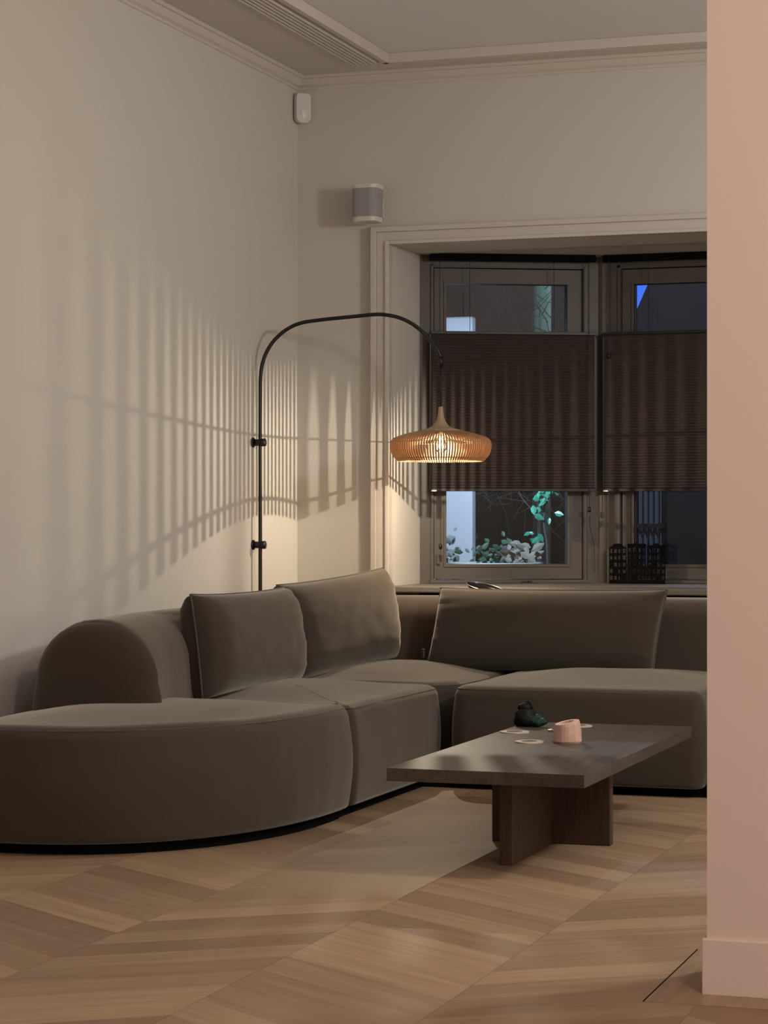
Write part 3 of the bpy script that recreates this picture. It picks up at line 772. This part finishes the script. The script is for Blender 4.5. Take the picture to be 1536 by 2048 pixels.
# leaves
def leafy(name, base, spots, size, m, label, cat, seed, stem_r=.004):
    rnd = random.Random(seed); t = thing(name, base, label, cat)
    bv = Vector(base); bm = bmesh.new()
    for s in spots:
        s = Vector(s); d = Vector((rnd.uniform(-1, 1), rnd.uniform(-.5, .5), rnd.uniform(-1, .6))).normalized(); sz = size*rnd.uniform(.6, 1.3)
        sd = d.cross(Vector((rnd.uniform(-.3, .3), 1, rnd.uniform(-.3, .3)))).normalized(); up = sd.cross(d).normalized()
        P_ = [(0, 0, 0), (.3, .26, .02), (.62, .24, .02), (1, 0, -.04), (.62, -.24, .02), (.3, -.26, .02), (.5, 0, -.03)]
        vs = [bm.verts.new(s-bv+d*sz*a+sd*sz*b+up*sz*c) for a, b, c in P_]
        for a, b in ((0, 1), (1, 2), (2, 3), (3, 4), (4, 5), (5, 0)): bm.faces.new((vs[a], vs[b], vs[6]))
    f = obj('leaves', bm, m, t, smooth=False)
    return t, f
rnd = random.Random(4)
def cloud(c, ex, n): return [(c[0]+rnd.gauss(0, ex[0]), c[1]+rnd.gauss(0, ex[1]), c[2]+rnd.gauss(0, ex[2])) for _ in range(n)]
# lit shrub branch right of the left pane (plane y about 1.8)
sp_ = [(.70, 1.8, 1.24), (.72, 1.82, 1.20), (.69, 1.78, 1.17), (.72, 1.8, 1.14), (.655, 1.8, 1.13), (.665, 1.78, 1.08), (.70, 1.8, 1.10), (.725, 1.79, 1.17), (.64, 1.8, .985), (.66, 1.8, .975), (.685, 1.79, .98), (.70, 1.8, .96), (.64, 1.79, .95), (.71, 1.8, 1.22), (.735, 1.8, 1.25), (.685, 1.8, 1.20)]
t, f = leafy('shrub', (.72, 1.82, .6), sp_+cloud((.715, 1.82, 1.2), (.02, .03, .07), 26), .05, 'leaf', 'green glossy leafy branch lit teal outside the left window', 'shrub', 5)
bm = tube(bmesh.new(), spline([(0, 0, -.9), (.01, 0, .2), (-.01, 0, .45), (.01, 0, .9)]), .005, 6); obj('stem', bm, 'twig', t)
bm = tube(bmesh.new(), spline([(.0, 0, .48), (-.06, -.02, .50), (-.12, -.02, .56), (-.15, -.02, .62)]), .002, 5); obj('stem', bm, 'twig', t)
t, f = leafy('ivy', (.42, 1.7, .6), cloud((.47, 1.76, .87), (.085, .03, .035), 90), .045, 'leaf_dark', 'dark green low foliage at the bottom of the left window', 'plant', 6)
t, f = leafy('silver_plant', (.15, 1.8, .5), cloud((.13, 1.86, .84), (.055, .02, .06), 120), .05, 'leaf_grey', 'pale grey foliage in front of the white garden wall', 'plant', 7)
t, f = leafy('dry_plant', (.62, 1.6, .5), cloud((.64, 1.6, .875), (.035, .02, .022), 34), .06, 'dry_leaf', 'crumpled pale dry leaves at the bottom of the left window', 'plant', 8)
t, f = leafy('brown_plant', (.56, 1.6, .5), cloud((.61, 1.70, .87), (.045, .02, .02), 60), .035, M['twig'], 'brown withered plant beside the pale dry leaves', 'plant', 9)
t = thing('planter', (.50, 1.62, -.3), 'round pale planter whose rim shows at the bottom of the left window', 'planter')
obj('pot', lathe(bmesh.new(), [(.16, 0), (.22, .9), (.245, 1.10), (.25, 1.115), (.25, 1.128), (.235, 1.128), (.225, 1.09)], 48, cap1=False), 'pot', t, smooth=True)
obj('soil', lathe(bmesh.new(), [(.226, 1.06), (.228, 1.08)], 32), 'soil', t)
# bare twigs
def twigs(name, base, c, ex, n, label, seed, m='twig'):
    rnd = random.Random(seed); t = thing(name, base, label, 'bush'); bv = Vector(base); bm = bmesh.new()
    for i in range(n):
        p = Vector((c[0]+rnd.uniform(-ex[0], ex[0]), c[1]+rnd.uniform(-ex[1], ex[1]), c[2]+rnd.uniform(-ex[2], ex[2])))
        d = Vector((rnd.uniform(-1, 1), rnd.uniform(-.4, .4), rnd.uniform(-1, 1))).normalized()*rnd.uniform(.12, .3)
        e = Vector((rnd.uniform(-.05, .05), 0, rnd.uniform(-.05, .05)))
        tube(bm, [p-bv, p+d*.5+e-bv, p+d-bv], [.0028, .002, .001], 4)
    o = obj('twigs', bm, m, t)
    obj('stem', tube(bmesh.new(), [(0, 0, 0), (.02, 0, c[2]*.5), (0, 0, c[2]+.3)], [.02, .014, .006], 8), m, t); return t
twigs('bare_bush', (.45, 2.7, -.3), (.45, 2.7, 1.28), (.3, .2, .14), 110, 'bare tangled twigs behind the lower left window pane', 31)
twigs('bare_treetop', (.2, 3.5, -.3), (.25, 3.5, 2.4), (.5, .2, .25), 150, 'bare tangled branches seen through the upper left pane', 32)

# house across the street
h = thing('neighbour_house', (1.0, 9, -.3), 'dark house across the street with blue lit windows', 'house')
def hp(name, bm, m, parent=None):
    for v in bm.verts: v.co -= Vector((1.0, 9, -.3))
    return obj(name, bm, m, parent or h)
bm = bmesh.new()
wx0, wx1, wz0, wz1 = -.36, -.02, .2, 1.45      # curtain window
bx0, bx1, bz0, bz1 = -.75, -.10, 2.62, 3.35
box(bm, -6, bx0-.02, 9, 9.3, -.3, 6); box(bm, bx0-.02, bx1+.02, 9, 9.3, wz1, bz0); box(bm, bx0-.02, bx1+.02, 9, 9.3, bz1, 6)
box(bm, bx1+.02, 6, 9, 9.3, -.3, 6); box(bm, bx0-.02, wx0, 9, 9.3, -.3, wz1); box(bm, wx0, wx1, 9, 9.3, -.3, wz0)
hp('facade', bm, 'house_dark')
f = hp('window', B(wx0-.03, wx1+.10, 9.24, 9.29, wz0, wz1), 'frame')
bm = bmesh.new(); rows = []
for i in range(60):
    x = wx0-.02+(wx1-wx0+.05)*i/59; y = 9.15+.03*math.sin(i*.9)
    rows.append([bm.verts.new((x, y, wz0)), bm.verts.new((x, y, wz1))])
for a, b in zip(rows, rows[1:]): bm.faces.new((a[0], b[0], b[1], a[1]))
M['curtain_cloth'] = mat('blue_curtain', (.30, .42, .55), .9)
hp('curtain', bm, 'curtain_cloth', f)
bm = bmesh.new(); box(bm, wx0, wx1, 9.08, 9.10, .98, 1.02)
hp('glazing_bar', bm, 'house_dark', f)
hp('lit_window', B(bx0, bx1, 9.25, 9.28, bz0, bz1), 'window_blue')
point('curtain_room_light', (-.19, 9.06, 1.55), 1.2, (.45, .7, 1), .03)
bm = prism(bmesh.new(), [(-.60, 2.0), (-.32, 2.64), (.11, 3.6), (1.5, 3.6), (1.5, 2.0)], 8.6, 8.7, lambda v: Vector((v.x, v.z, v.y)))
hp('gable', bm, 'house_dark')
twigs('street_tree', (-.4, 7.5, -.3), (-.35, 7.5, 2.85), (.3, .2, .3), 40, 'thin bare branches across the blue lit window', 33, m='hedge')
